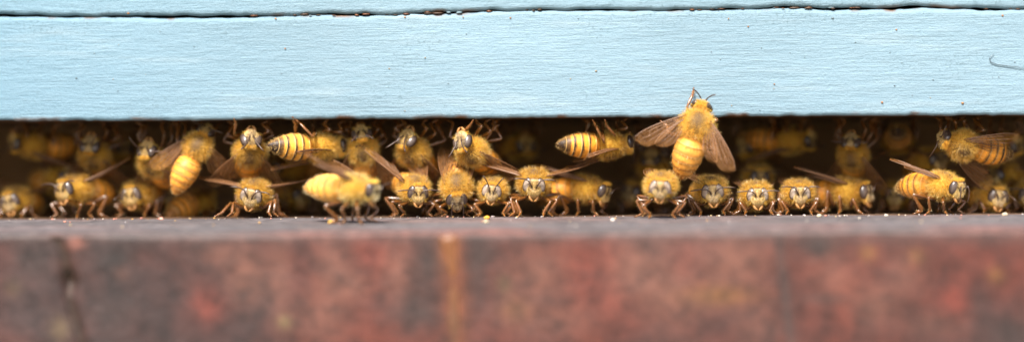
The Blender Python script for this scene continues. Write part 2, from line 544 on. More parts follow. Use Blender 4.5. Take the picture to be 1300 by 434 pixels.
def board_loop(xs):
    out = []
    wd = np.ones((len(xs), 1)) * np.array([0.09, 0.055, 0.035])
    out.append((36.0 + 0 * xs, FLOOR + 0 * xs, wd))
    for y in (12, 6, 3.0, 2.0, 1.2, 0.8, 0.5):
        out.append((y + 0 * xs, FLOOR + 0.004 * fbm(xs * 2, xs * 0 + y, 15, 3), wd * (1.0 if y > 1 else 1.6)))
    for y in np.concatenate([np.linspace(0.32, -0.5, 18), np.linspace(-0.65, FRONT_Y + 0.12, 16)]):
        z = floor_z(y) + 0.010 * fbm(xs * 2.2, xs * 0 + y * 3, 17, 4) * (1 if y < 0.1 else 0.6)
        wear = np.clip((0.35 - y) / 0.3, 0, 1)
        c = ledge_cols(xs, y + 0 * xs) * wear + wd * 1.6 * (1 - wear)
        # red paint left along the front arris
        fr = np.clip((-y - 1.9) / 0.7, 0, 1) * np.clip(fbm(xs * 0.7, xs * 0, 37, 3) * 2.2 - 0.1, 0, 1)
        fr = fr[:, None] * 0.45
        c = c * (1 - fr) + np.array([0.15, 0.05, 0.038]) * fr
        out.append((y + 0 * xs, z, c))
    n1 = 0.02 * fbm(xs * 1.5, xs * 0, 29, 3)
    e = np.clip(0.5 + 1.2 * fbm(xs * 0.6, xs * 0, 33, 3), 0, 1)[:, None]
    ec = np.array([0.045, 0.034, 0.034]) * (1 - e) + np.array([0.075, 0.030, 0.024]) * e
    out.append((FRONT_Y + 0.05 + n1 * 0.3, FRONT_Z - 0.012 + n1 * 0.2, ec))
    out.append((FRONT_Y + 0.012 + n1 * 0.3, FRONT_Z - 0.05 + n1 * 0.2, ec))
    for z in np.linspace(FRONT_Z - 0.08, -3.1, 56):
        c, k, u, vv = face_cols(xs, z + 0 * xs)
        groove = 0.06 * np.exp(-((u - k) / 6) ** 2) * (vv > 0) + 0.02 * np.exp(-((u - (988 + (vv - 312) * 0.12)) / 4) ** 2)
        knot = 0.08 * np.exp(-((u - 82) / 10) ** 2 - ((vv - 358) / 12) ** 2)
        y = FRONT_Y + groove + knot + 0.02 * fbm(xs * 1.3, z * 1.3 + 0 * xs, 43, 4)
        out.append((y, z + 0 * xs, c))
    out.append((FRONT_Y + 0.1 + 0 * xs, -3.2 + 0 * xs, wd)); out.append((36 + 0 * xs, -3.2 + 0 * xs, wd))
    return out


XB = np.concatenate([np.linspace(-24, -9, 24)[:-1], np.arange(-9, 9, 0.05), np.linspace(9, 24, 24)])
v, f, c = extrude_x(XB, board_loop)
board = link('landing_board', make_mesh('landing_board', v, f, c, True, [M_BOARD]),
             label='thick weathered landing board with worn red paint under the bees', cat='landing board')

# propolis run on its front face (the orange stripe)
mb = MB()
pts = []; rad = []
for i in range(26):
    t = i / 25
    p = at(568 + 10 * min(1, t * 2.2) + 2 * math.sin(t * 9), 298 + t * 200, FRONT_Y)
    pts.append((p.x, p.y + 0.004, p.z)); rad.append((0.062 + 0.035 * math.sin(t * 13 + 1) + 0.02 * math.sin(t * 37)) * (1 - .5 * t))
cc = np.array([np.array([0.125, 0.044, 0.013]) * (1 - t) + np.array([0.055, 0.028, 0.019]) * t for t in np.clip(np.linspace(-0.4, 1.3, 26), 0, 1)])
mb.tube(pts, rad, cc, 10, (np.array([0, 1.0, 0]), 0.12))
link('resin_streak', mb.mesh('resin_streak', [M_CRUMB]), parent=board, label='orange streak of resin running down the front face')

# hive interior: side walls and back wall of the bottom board
mb = MB()
for (x0, x1, y0, y1) in ((-21, -19, 0.4, 36), (19, 21, 0.4, 36), (-19, 19, 6.5, 8)):
    vs = [(x, y, z) for z in (FLOOR + 0.006, CRACK + 0.04) for (x, y) in ((x0, y0), (x1, y0), (x1, y1), (x0, y1))]
    mb.add(vs, [(0, 3, 2, 1), (4, 5, 6, 7), (0, 1, 5, 4), (1, 2, 6, 5), (2, 3, 7, 6), (3, 0, 4, 7)], (0.30, 0.17, 0.085))
link('side_rail', mb.mesh('side_rail', [M_WOOD], False), parent=board)

# ------------------------------------------------------------------ bee anatomy (millimetres; x forward, y left, z up)
NS = 22
HP = np.array([2.05, 0, 0.05])      # neck joint
AP = np.array([-1.6, 0, -0.15])    # waist joint
ABL = 6.7
TERG = [0.0, 1.0, 2.2, 3.3, 4.4, 5.4, 6.15, 6.7]


def rot(axis, deg):
    return np.array(Matrix.Rotation(R(deg), 3, axis))


def ab_rad(s):
    t = np.interp(s / ABL, [0, .05, .14, .28, .45, .62, .78, .9, .97, 1], [.6, 1.35, 1.84, 2.08, 2.06, 1.78, 1.30, .74, .36, .05])
    for a, b in zip(TERG[:-1], TERG[1:]):
        if a <= s < b:
            fr = (s - a) / (b - a)
            return t * (0.965 + 0.06 * fr), fr, TERG.index(a)
    return t, 1.0, 6


def ab_frame(s, pose):
    """centre and frame of the abdomen at arc length s behind the waist"""
    p = AP.copy(); n = 24
    ds = s / n
    ang = pose['ap']; yw = pose['ay']
    for i in range(n):
        a = ang - pose['curl'] * (ds * (i + 0.5)) / ABL
        d = rot('Z', yw) @ rot('Y', a) @ np.array([-1.0, 0, 0])
        p = p + d * ds
    a = ang - pose['curl'] * s / ABL
    M = rot('Z', yw) @ rot('Y', a)
    return p, M


HEAD_A = np.radians([0, 20, 40, 60, 80, 100, 120, 140, 155, 168, 180])
HEAD_R = np.array([1.50, 1.54, 1.62, 1.70, 1.66, 1.54, 1.44, 1.46, 1.62, 1.82, 1.90])


def head_pt(x, k, a):
    """a measured from the top of the head"""
    aa = abs((a + math.pi) % (2 * math.pi) - math.pi)
    r = np.interp(aa, HEAD_A, HEAD_R) * k
    y = -r * math.sin(a); z = r * math.cos(a)
    xx = x
    if x > 3.0:
        w = min(1, (x - 3.0) / 0.4)
        xx += w * (0.30 * math.exp(-((y / 0.75) ** 2 + ((z + 0.85) / 0.6) ** 2)) - 0.18 * math.exp(-((abs(y) - 0.45) / 0.28) ** 2 - ((z - 0.05) / 0.4) ** 2)
                   + 0.10 * math.exp(-(y / 0.3) ** 2 - ((z - 0.6) / 0.5) ** 2) - 0.25 * max(0, z - 0.4) - 0.1 * max(0, -z - 1.2))
    return np.array([xx, y, z])


def face_col(y, z):
    c = np.array([0.46, 0.32, 0.12])
    cl = math.exp(-((y / 0.62) ** 2 + ((z + 0.75) / 0.5) ** 2))          # clypeus
    c = c * (1 - 0.55 * cl) + np.array([0.24, 0.155, 0.08]) * 0.55 * cl
    g = math.exp(-((abs(y) - (0.28 + 0.35 * (z + 0.2))) / 0.20) ** 2) * (1 if -0.4 < z < 1.0 else 0)
    c = c * (1 - 0.95 * g) + np.array([0.035, 0.02, 0.012]) * 0.95 * g
    if z < -1.25:
        w = min(1, (-1.25 - z) / 0.25); c = c * (1 - w) + np.array([0.34, 0.19, 0.07]) * w
    if z > 0.95:
        w = min(1, (z - 0.95) / 0.3); c = c * (1 - w) + np.array([0.20, 0.12, 0.05]) * w
    return c


TH = [(-1.85, .80, -.2), (-1.6, 1.35, -.1), (-1.2, 1.75, 0), (-.6, 2.0, .05), (0, 2.08, .08), (.6, 2.02, .08), (1.1, 1.8, .06), (1.5, 1.45, .05), (1.8, 1.0, .05), (2.0, .55, .05)]
HR = [(2.12, .28), (2.22, .5), (2.4, .78), (2.65, .94), (2.95, 1.0), (3.2, .99), (3.38, .93), (3.5, .85), (3.58, .75), (3.64, .64), (3.68, .52), (3.7, .4), (3.71, .28), (3.72, .16), (3.72, .05)]


def build_body(pose, legs, tint):
    mb = MB()
    v = []; col = []
    amber = np.array([0.72, 0.285, 0.026]) * tint['amber']; dk = tint['dark']  # amber below one dims deep bees: depth shade put into abdomen colour
    band = np.array([0.028, 0.014, 0.007]) if dk > .6 else np.array([0.20, 0.060, 0.010])
    if 'acol' in tint: amber = np.array(tint['acol'])
    svals = sorted(set([0.12 * i for i in range(1, 56)] + [t - 0.02 for t in TERG[1:-1]] + [t + 0.02 for t in TERG[1:-1]] + [6.69]), reverse=True)
    svals = [s for s in svals if s <= 6.69]
    frames = []
    for s in svals:
        r, fr, ti = ab_rad(s)
        p, M = ab_frame(s, pose)
        frames.append((s, p, M))
        for j in range(NS):
            a = 2 * math.pi * j / NS
            y = -r * math.sin(a); z = r * 0.92 * math.cos(a)
            v.append(p + M @ np.array([0, y, z]))
            fj = fr + 0.05 * math.sin(a * 3 + ti * 2) + 0.05 * math.sin(a * 7 + ti) + 0.04 * RNG.normal()
            w = np.clip((fj - 0.50) / 0.26, 0, 1) * np.clip((1.0 - fr) / 0.05, 0, 1)
            w = w * (dk if ti < 3 else min(1.0, dk * 1.25))
            if ti == 0: w *= 0.4
            if ti >= 5: w = max(w, (0.35 + 0.65 * dk) * dk ** 0.5)
            if ti == 4: w = max(w, 0.9 * dk * np.clip((fr - 0.15) / 0.25, 0, 1)) if dk > .6 else w
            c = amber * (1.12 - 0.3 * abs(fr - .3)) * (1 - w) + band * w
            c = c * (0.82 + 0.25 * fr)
            if fr > 0.93 and ti < 5: c = c * 0.5 + np.array([0.80, 0.50, 0.18]) * 0.5
            c = c * (0.88 + 0.2 * RNG.random())
            vent = np.clip(-math.cos(a) - 0.2, 0, 1)
            c = c * (1 - 0.6 * vent) + np.array([0.42, 0.24, 0.08]) * 0.6 * vent
            col.append(c)
    for (x, r, zc) in TH:
        for j in range(NS):
            a = 2 * math.pi * j / NS
            v.append(np.array([x, -r * math.sin(a), zc + r * 0.96 * math.cos(a)]))
            top = max(0, math.cos(a)) ** 3
            col.append(np.array([0.46, 0.27, 0.035]) * (1 - top) + np.array([0.11, 0.065, 0.03]) * top)
    HM = pose['HM']
    for (x, k) in HR:
        for j in range(NS):
            a = 2 * math.pi * j / NS
            p = head_pt(x, k, a)
            if k < 0.5 and x < 3: p = p * np.array([1, 1, 1])
            col.append(face_col(p[1], p[2]) if x > 3.3 else np.array([0.60, 0.36, 0.08]))
            v.append(HP + HM @ (p - HP))
    n = len(v) // NS
    fs = []
    for i in range(n - 1):
        for j in range(NS):
            j2 = (j + 1) % NS
            fs.append((i * NS + j, i * NS + j2, (i + 1) * NS + j2, (i + 1) * NS + j))
    fs.append(tuple(range(NS))[::-1]); fs.append(tuple((n - 1) * NS + j for j in range(NS)))
    mb.add(v, fs, np.array(col))
    for q in range(len(svals) * NS - NS, (len(svals) + len(TH)) * NS): mb.m[q] = 1
    # mouthparts: two mandibles closing under the upper lip
    for sg in (-1, 1):
        pp = [HP + HM @ (np.array(q) - HP) for q in ((3.1, sg * .60, -1.35), (3.35, sg * .52, -1.75), (3.45, sg * .30, -2.05), (3.5, sg * .06, -2.2))]
        mb.tube(pp, [.22, .22, .17, .07], np.array([0.30, 0.14, 0.04]), 7)
    # legs, rooted inside the thorax
    hair_p = []; hair_d = []
    for lg in legs:
        lc = np.array(tint['leg'])
        pts, rad, cols, fl = lg['pts'], lg['rad'], [], lg['flat']
        for q in lg['cfac']:
            cols.append(lc * q)
        mb.tube(pts, rad, np.array(cols), 8, (lg['axis'], fl), m=2)
        P = np.array(pts)
        for i in range(3, len(pts) - 3):
            for _ in range(9):
                t = random.random(); q = P[i] * (1 - t) + P[i + 1] * t
                d = RNG.normal(size=3); d /= np.linalg.norm(d)
                hair_p.append(q + d * rad[i] * 0.8); hair_d.append(d + (P[i + 1] - P[i]) * 0.5)
    # short hair on the abdomen: pale rings along the edge of each plate, and leg hair
    hb_ = MB()
    hp = []; hd = []; hl = []; hc = []
    for (s, p, M) in frames:
        r, fr, ti = ab_rad(s)
        if s < 0.25 or s > 6.5: continue
        cnt = 16 if fr > 0.86 and s < 5.5 else (9 if s > 1.4 else 22)
        for _ in range(cnt):
            a = random.random() * 2 * math.pi
            nrm = np.array([0, -math.sin(a), math.cos(a)])
            base = p + M @ (nrm * np.array([0, r, r * 0.92]) * 0.985)
            d = M @ (nrm * (0.45 if s > 1.2 else 1.0) + np.array([-0.9, 0, 0]) + RNG.normal(size=3) * 0.25)
            hp.append(base); hd.append(d); hl.append((0.22 + 0.2 * random.random()) * (1.7 if s < 1.1 else 1.0))
            hc.append((0.88, 0.62, 0.24) if s > 1.1 else (0.90, 0.52, 0.10))
    hb_.hairs(hp, np.array(hd), np.array(hl), 0.03, np.array(hc))
    hb_.hairs(hair_p, np.array(hair_d), 0.16 + 0.16 * RNG.random(len(hair_p)), 0.028, np.array([0.62, 0.40, 0.16]))
    return mb.mesh('body', [M_BODY, M_SKIN, M_LEG]), hb_.mesh('body_fuzz', [M_FUZZ], False)


def thorax_fuzz(seed, N=7600):
    g = np.random.default_rng(seed)
    d = g.normal(size=(N, 3)); d /= np.linalg.norm(d, axis=1, keepdims=True)
    bald = np.exp(-(((d[:, 0] - 0.08) / 0.46) ** 2 + (d[:, 1] / 0.44) ** 2)) * (d[:, 2] > 0)
    keep = (g.random(N) > bald * 0.85) & ~((np.abs(d[:, 0]) > 0.93))
    d = d[keep]; bald = bald[keep]
    p = d * np.array([2.02, 1.98, 1.9]) + np.array([0, 0, 0.06])
    n = d / np.array([2.02, 1.98, 1.9]); n /= np.linalg.norm(n, axis=1, keepdims=True)
    dirs = n + np.array([-0.18, 0, 0]) + np.array([0.5, 0, 0]) * np.clip(d[:, :1] - 0.3, 0, 1) + g.normal(size=d.shape) * 0.34
    ln = (0.36 + 0.80 * g.random(len(d)) ** 1.7) * (1 - 0.55 * bald) * (1 - 0.25 * (d[:, 2] < -0.3))
    low = np.clip(-d[:, 2], 0, 1)[:, None]
    gold = np.array([0.95, 0.565, 0.055]); pale = np.array([0.95, 0.78, 0.33])
    k = np.clip(g.random((len(d), 1)) * 0.6 + low * 0.35, 0, 1)
    c = gold * (1 - k) + pale * k
    c = c * (0.62 + 0.42 * g.random((len(d), 1)))
    bc = (bald * 0.7)[:, None]
    c = c * (1 - bc) + np.array([0.34, 0.20, 0.085]) * bc
    c = np.clip(c, 0, 0.96)
    mb = MB(); mb.hairs(p, dirs, ln, 0.034, c)
    return mb.mesh('thorax_fuzz', [M_FUZZ], False)


def head_fuzz(seed):
    """in head coordinates, origin at the neck joint"""
    g = np.random.default_rng(seed)
    P, D, L, C = [], [], [], []
    for _ in range(1100):            # crown and cheeks, a ruff behind the face
        a = g.normal() * 1.25
        x = 2.5 + 0.95 * g.random()
        if abs(a) > 2.5: continue
        k = np.interp(x, [q[0] for q in HR], [q[1] for q in HR])
        p = head_pt(min(x, 3.0), k, a)
        p[0] = x
        n = np.array([0.25, -math.sin(a), math.cos(a)])
        if 0.5 < abs(a) < 2.0 and x > 2.6: continue
        P.append(p * np.array([1, .97, .97])); D.append(n + g.normal(size=3) * 0.3)
        L.append(0.34 + 0.40 * g.random()); C.append(np.array([0.95, 0.64, 0.12]) * (0.8 + 0.25 * g.random()))
    for _ in range(1000):            # short pale down on the face
        y = (g.random() * 2 - 1) * 0.95; z = -1.15 + 2.2 * g.random()
        if abs(y) > 0.62 and z < -0.6: continue
        r = math.hypot(y, z); a = math.atan2(-y, z)
        rr = np.interp(abs(a), HEAD_A, HEAD_R); k = r / rr
        x = np.interp(k, [q[1] for q in HR[::-1]][:10], [q[0] for q in HR[::-1]][:10])
        p = head_pt(max(x, 3.05), k, a)
        P.append(p); D.append(np.array([1.0, y * 0.5, -0.35 if z < 0.3 else 0.5]) + g.normal(size=3) * 0.4)
        L.append(0.12 + 0.22 * g.random()); C.append(np.array([0.80, 0.62, 0.28] if seed % 2 else [0.72, 0.60, 0.42]) * (0.7 + 0.3 * g.random()))
    mb = MB(); mb.hairs(np.array(P) - HP, np.array(D), np.array(L), 0.04, np.array(C))
    return mb.mesh('head_fuzz', [M_FUZZ], False)


def eye_mesh(sg, pale):
    """big oval eye wrapping the side of the face: sky reflection painted pale on the bulge, dark rim"""
    mb = MB()
    Rm = rot('X', sg * 13) @ rot('Z', sg * 38)
    mb.blob((0, 0, 0), (0.54, 0.74, 1.14), (0, 0, 0), None, 20, 16)
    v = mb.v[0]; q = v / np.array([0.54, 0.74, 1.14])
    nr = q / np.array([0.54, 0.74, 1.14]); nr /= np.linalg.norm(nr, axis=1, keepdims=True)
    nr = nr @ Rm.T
    sky_sheen = np.clip((nr[:, 0] - 0.42) / 0.2, 0, 1) * np.exp(-(q[:, 2] / 0.8) ** 4)  # sky reflection painted into the colour where the eye faces forward
    mb.c[0] = np.array([0.030, 0.017, 0.012]) * (1 - sky_sheen[:, None]) + (np.array([0.27, 0.205, 0.155]) if pale else np.array([0.07, 0.048, 0.038])) * sky_sheen[:, None]
    mb.v[0] = v @ Rm.T + np.array([3.06, sg * 1.06, 0.28]) - HP
    return mb.mesh('eye', [M_EYE])


def antenna_mesh(sg, kind):
    b = np.array([3.66, sg * 0.26, -0.12])
    S = lambda *q: np.array([q[0], sg * q[1], q[2]])
    sc = {'side': (S(4.05, .55, .45), S(4.05, .95, 1.05)), 'up': (S(4.1, .45, .5), S(4.15, .62, 1.2)), 'down': (S(4.1, .5, .35), S(4.4, .75, .75)), 'fwd': (S(4.2, .5, .3), S(4.6, .8, .6)),
          'level': (S(4.05, .5, .35), S(4.1, 1.0, .72))}[kind]
    fl = {'side': (S(4.2, 1.6, 1.3), S(4.3, 2.5, 1.35), S(4.3, 3.2, 1.2)), 'up': (S(4.3, .95, 1.8), S(4.4, 1.35, 2.45), S(4.4, 1.8, 2.95)),
          'down': (S(4.7, .9, .1), S(4.75, .95, -.9), S(4.6, .9, -1.8)), 'fwd': (S(5.2, 1.1, .5), S(5.9, 1.5, .2), S(6.4, 1.9, -.2)),
          'level': (S(4.2, 1.8, .8), S(4.2, 2.7, .75), S(4.2, 3.5, .65))}[kind]
    mb = MB()
    pts = [b, sc[0], sc[1], *fl]
    full = []; rad = []
    for i in range(len(pts) - 1):
        for t in (0, .5):
            full.append(pts[i] * (1 - t) + pts[i + 1] * t - HP)
            rad.append([.11, .10, .105, .12, .085, .095, .1, .1, .1, .1][i * 2 + (1 if t else 0)])
    full.append(pts[-1] - HP); rad.append(.06)
    mb.tube(full, rad, (0.05, 0.026, 0.016), 7)
    return mb.mesh('antenna', [M_ANT])


def wing_mesh(fore):
    L = 7.8 if fore else 5.5
    tt = np.array([0, .06, .14, .24, .35, .47, .6, .72, .82, .9, .96, 1.0])
    ch = np.interp(tt, [0, .14, .35, .6, .8, .93, 1], [.3, .8, 1.6, 2.3, 2.45, 1.75, .5] if fore else [.3, .9, 1.7, 2.1, 1.8, 1.1, .35])
    le = 0.35 * np.sin(np.pi * tt * 0.9) * (1 if fore else .7) - 0.9 * np.clip(tt - .8, 0, 1) ** 1.5 * 4
    mb = MB()
    v = []; K = 6
    def P(t, u):
        i = np.interp(t, tt, le); c = np.interp(t, tt, ch)
        return np.array([t * L, i - c * u, 0.22 * math.sin(u * math.pi) - 0.12 * math.sin(t * 9 + u * 5) * u + 0.1 * math.sin(t * math.pi)])
    for t in tt:
        for k in range(K): v.append(P(t, k / (K - 1)))
    f = [(i * K + k, (i + 1) * K + k, (i + 1) * K + k + 1, i * K + k + 1) for i in range(len(tt) - 1) for k in range(K - 1)]
    mb.add(v, f, (0.3, 0.2, 0.1), 0)
    vc = (0.13, 0.06, 0.025)
    mb.tube([P(t, 0) for t in tt], [.11, .11, .105, .1, .095, .09, .085, .075, .06, .05, .04, .03], vc, 6, m=1)
    for (u0, u1, t1) in ((.12, .16, .8), (.3, .42, .92), (.5, .68, .86), (.75, .93, .7)):
        q = [P(t, u0 + (u1 - u0) * t / t1) for t in np.linspace(.03, t1, 7)]
        mb.tube(q, [.055] * 6 + [.03], vc, 5, m=1)
    for (t0, ua, ub) in ((.38, .15, .35), (.55, .15, .5), (.7, .2, .6), (.45, .4, .65), (.3, .45, .85)):
        mb.tube([P(t0, ua), P(t0 + .03, (ua + ub) / 2), P(t0 + .02, ub)], [.035] * 3, vc, 5, m=1)
    return mb.mesh('forewing' if fore else 'hindwing', [M_WING, M_VEIN])


THF = [thorax_fuzz(100 + i) for i in range(4)]
HDF = [head_fuzz(200 + i) for i in range(4)]
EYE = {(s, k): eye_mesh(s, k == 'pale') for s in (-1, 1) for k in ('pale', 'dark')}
ANT = {(s, k): antenna_mesh(s, k) for s in (-1, 1) for k in ('side', 'up', 'down', 'fwd', 'level')}
WNG = {k: wing_mesh(k) for k in (True, False)}


def ik(a, b, l1, l2, pole):
    d = b - a; D = np.linalg.norm(d)
    mx = l1 + l2 - 0.06
    if D > mx:
        b = a + d / D * mx; D = mx; d = b - a
    D = max(D, abs(l1 - l2) + 0.1)
    u = d / (np.linalg.norm(d) + 1e-9)
    x = (l1 * l1 - l2 * l2 + D * D) / (2 * D)
    h = math.sqrt(max(0.01, l1 * l1 - x * x))
    p = pole - u * np.dot(pole, u); p /= np.linalg.norm(p) + 1e-9
    return a + u * x + p * h, b


LEGS = {'fore': ((1.15, .85, -1.45), (3.1, 2.1), 1.9, 1.8, 1.5), 'mid': ((0.0, 1.0, -1.6), (0.5, 3.5), 2.1, 2.1, 1.7), 'hind': ((-1.1, 1.0, -1.5), (-2.6, 3.3), 2.5, 2.9, 2.0)}


def make_leg(which, sg, target, nrm):
    """target and surface normal in bee coordinates"""
    root, _, l1, l2, l3 = LEGS[which]
    root = np.array(root) * np.array([1, sg, 1])
    inner = root * 0.55
    tro = root + np.array([0.1 if which == 'fore' else (-0.15 if which == 'hind' else 0), sg * 0.45, -0.35])
    inward = tro - target; inward = inward - nrm * np.dot(inward, nrm)
    inward /= np.linalg.norm(inward) + 1e-6
    ankle = target + nrm * 0.55 + inward * l3 * 0.72
    pole = np.array([0.45 if which == 'fore' else (0.1 if which == 'mid' else -0.55), sg * 1.0, 1.0])
    knee, ank2 = ik(tro, ankle, l1, l2, pole)
    foot = target if np.linalg.norm(ank2 - ankle) < 0.05 else ank2 + (target - ankle)
    P = lambda a, b, t: a * (1 - t) + b * t
    hind = which == 'hind'
    pts = [inner, root, tro, P(tro, knee, .3), P(tro, knee, .7), P(tro, knee, .95), P(knee, ank2, .08), P(knee, ank2, .45), P(knee, ank2, .85), P(knee, ank2, .98),
           P(ank2, foot, .1), P(ank2, foot, .45), P(ank2, foot, .55), P(ank2, foot, .8), foot + nrm * 0.04]
    rad = [.42, .40, .27, .34, .30, .18, .2, .32 if hind else .27, .5 if hind else .27, .24, .36 if hind else .19, .40 if hind else .19, .13, .11, .09]
    rad = [r * 0.80 for r in rad]
    cf = [.7, .7, .8, .9, 1.0, 1.0, 1.1, 1.15, 1.2, 1.2, 1.25, 1.3, 1.3, 1.3, 1.2]
    ax = np.cross(knee - tro, ank2 - knee); ax /= np.linalg.norm(ax) + 1e-9
    flat = [1] * 6 + [1, .6, .45, .7, .45, .45, .8, .8, .8] if hind else [1] * 15
    return dict(pts=pts, rad=rad, cfac=cf, axis=ax, flat=flat)


GROUP = 'honey bees crowding the hive entrance'
N_BEE = [0]


def bee(label, px, py, depth, yaw=0, pitch=-5, roll=0, anchor='h', s=1.0, surf='floor', hy=0, hp=0, hr=0, ap=-6, ay=0, curl=14,
        wl=(28, 12), wr=(28, 12), ant='side', dark=0.75, amber=1.0, acol=None, eye='dark', coat=None, feet=None, stance=1.0, tilt=0):
    """yaw: 0 looks out at the camera, + towards the right of the photo, - towards the left"""
    i = N_BEE[0]; N_BEE[0] += 1
    sc = 0.097 * s * (0.95 + 0.09 * RNG.random())
    fw = np.array([math.sin(R(yaw)) * math.cos(R(pitch)), -math.cos(R(yaw)) * math.cos(R(pitch)), math.sin(R(pitch))])
    left = np.cross([0, 0, 1.0], fw)
    if np.linalg.norm(left) < 1e-4: left = np.array([1.0, 0, 0])
    left /= np.linalg.norm(left)
    up = np.cross(fw, left)
    c_, s_ = math.cos(R(roll)), math.sin(R(roll))
    left, up = left * c_ + up * s_, up * c_ - left * s_
    if tilt:
        T = rot('Y', tilt); fw, left, up = T @ fw, T @ left, T @ up
    B = np.stack([fw, left, up], 1)                 # bee -> world
    hy += RNG.normal() * 4; hr += RNG.normal() * 6; hp += RNG.normal() * 3
    HM = rot('Z', hy) @ rot('Y', -hp) @ rot('X', hr) * 0.90
    anc = np.array(at(px, py, depth))
    if anchor == 'h':
        loc = anc - B @ (HP + HM @ (np.array([3.2, 0, -0.1]) - HP)) * sc
    else:
        loc = anc
    pose = dict(HM=HM, ap=ap, ay=ay, curl=curl)
    legs = []
    toL = lambda w: B.T @ (np.asarray(w, float) - loc) / sc
    for which in ('fore', 'mid', 'hind'):
        for sg in (-1, 1):
            key = which + ('_l' if sg > 0 else '_r')
            if feet and key in feet:
                q = feet[key]
                tw = np.array(at(q[0], q[1], q[2]))
                nw = np.array(q[3] if len(q) > 3 else {'floor': (0, 0, 1.0), 'ceil': (0, -0.3, -1.0), 'board': (0, -1.0, 0)}[surf], float)
            else:
                fx, fy = LEGS[which][1]
                lp = np.array([fx + RNG.normal() * 0.25, sg * (fy + RNG.normal() * 0.25) * stance, -3.4])
                tw = loc + B @ lp * sc
                if surf == 'floor':
                    tw[2] = floor_z(tw[1]) + 0.008; nw = np.array([0, 0, 1.0])
                elif surf == 'ceil':
                    tw[1] = max(tw[1], 0.04); tw[2] = CEIL - 0.005; nw = np.array([0, 0, -1.0])
                elif surf == 'board':
                    tw[1] = -0.02; nw = np.array([0, -1.0, 0])
            nl = B.T @ nw; nl /= np.linalg.norm(nl)
            legs.append(make_leg(which, sg, toL(tw), nl))
    lt = 0.75 + 0.5 * RNG.random()
    tint = dict(amber=amber, dark=dark, leg=np.array([0.115, 0.042, 0.009]) * lt)
    if acol: tint['acol'] = acol
    body, bf = build_body(pose, legs, tint)
    root = bpy.data.objects.new('honey_bee', None)
    SC.collection.objects.link(root)
    root.empty_display_size = 0.2
    base = np.array([0, 0, -2.0])
    M4 = Matrix([[*(B[r] * sc), 0] for r in range(3)] + [[0, 0, 0, 1]])
    M4.translation = Vector(loc + B @ base * sc)
    root.matrix_world = M4
    root['label'] = label; root['category'] = 'bee'; root['group'] = GROUP
    off = Vector(-base)
    k_ = RNG.random()
    ct = coat or tuple(np.array([0.74, 0.64, 0.50]) * (1 - k_) + np.array([1.04, 1.02, 1.0]) * k_)
    def part(name, me, mat=None):
        o = link(name, me, root)
        o.color = (*ct, 1)
        o.matrix_local = Matrix.Translation(off) @ (mat if mat is not None else Matrix.Identity(4))
        return o
    part('body', body); part('body_fuzz', bf); part('thorax_fuzz', THF[i % 4])
    HM4 = Matrix(HM.tolist()).to_4x4(); HM4.translation = Vector(HP)
    part('head_fuzz', HDF[(i // 2) % 4], HM4)
    for sg in (-1, 1):
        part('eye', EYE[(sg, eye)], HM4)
        k = ant if isinstance(ant, str) else ant[0 if sg > 0 else 1]
        part('antenna', ANT[(sg, k)], HM4)
        a, e = (wl if sg > 0 else wr)[:2]
        tw_ = (wl if sg > 0 else wr)[2] if len(wl if sg > 0 else wr) > 2 else 0
        for fore in (True, False):
            aa = R(a - (0 if fore else 14)); ee = R(e - (0 if fore else 3))
            d = np.array([-math.cos(aa) * math.cos(ee), sg * math.sin(aa) * math.cos(ee), math.sin(ee)])
            ld = np.array([math.sin(aa), sg * math.cos(aa), 0]); ld = ld - d * np.dot(ld, d); ld /= np.linalg.norm(ld)
            nn = np.cross(d, ld)
            if tw_:
                ld, nn = ld * math.cos(R(tw_)) + nn * math.sin(R(tw_)), nn * math.cos(R(tw_)) - ld * math.sin(R(tw_))
            Mw = Matrix([[d[r], ld[r], nn[r], 0] for r in range(3)] + [[0, 0, 0, 1]])
            Mw.translation = Vector((0.75 if fore else 0.25, sg * 1.65, 1.15 if fore else 1.02))
            part('forewing' if fore else 'hindwing', WNG[fore], Mw)
    return root


# ------------------------------------------------------------------ bees standing on the board, left to right
bee('blurred bee at the left edge, half out of the photo, face towards the camera', 12, 258, 0.85, -12, -4, ant='fwd')
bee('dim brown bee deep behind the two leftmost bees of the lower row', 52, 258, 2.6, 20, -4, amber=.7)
bee('bee turned left with one white-tipped antenna raised, first whole bee of the lower row', 80, 243, 0.45, -32, -2, wr=(22, 20), wl=(40, 25), ant=('side', 'side'), hy=4, hr=6)
bee('blurred bee right of the left-turned bee, below the two hanging bees', 166, 250, 0.75, -14, -4, wl=(20, 30), ant='fwd')
bee('dim bee low in the back, left of the lone sharp bee with spread wings', 254, 258, 1.75, 150, 2, anchor='t', amber=1.0)
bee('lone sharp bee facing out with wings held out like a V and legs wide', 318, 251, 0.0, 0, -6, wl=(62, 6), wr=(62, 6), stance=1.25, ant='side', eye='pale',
    feet={'fore_r': (288, 275, -0.10), 'mid_r': (272, 275, 0.05), 'fore_l': (345, 275, -0.06), 'mid_l': (354, 275, 0.1)})
bee('very blurred bee closest to the camera, side on, with pale raised wing', 450, 240, -1.25, 62, -4, anchor='t', wl=(20, 18), wr=(48, 26), dark=.58, coat=(1.05, 1.15, 1.5), acol=(0.86, 0.42, 0.07), hp=-8, ap=2, curl=10)
bee('sharp bee with one brown wing lifted behind it, right of the very blurred bee', 531, 247, 0.0, 20, -16, wr=(58, 32), wl=(10, 30), ant='level', hp=6, hy=-4)
bee('bee with its head bowed to the board so its broad back shows', 580, 256, 0.0, 2, -36, ant='down', hp=-8, wl=(8, 6), wr=(8, 6), ap=-10)
bee('small bee with both antennae raised, between the bowed bee and the high standing bee', 624, 245, 0.05, -3, -3, s=.93, ant='up', eye='pale', wl=(12, 8), wr=(12, 8))
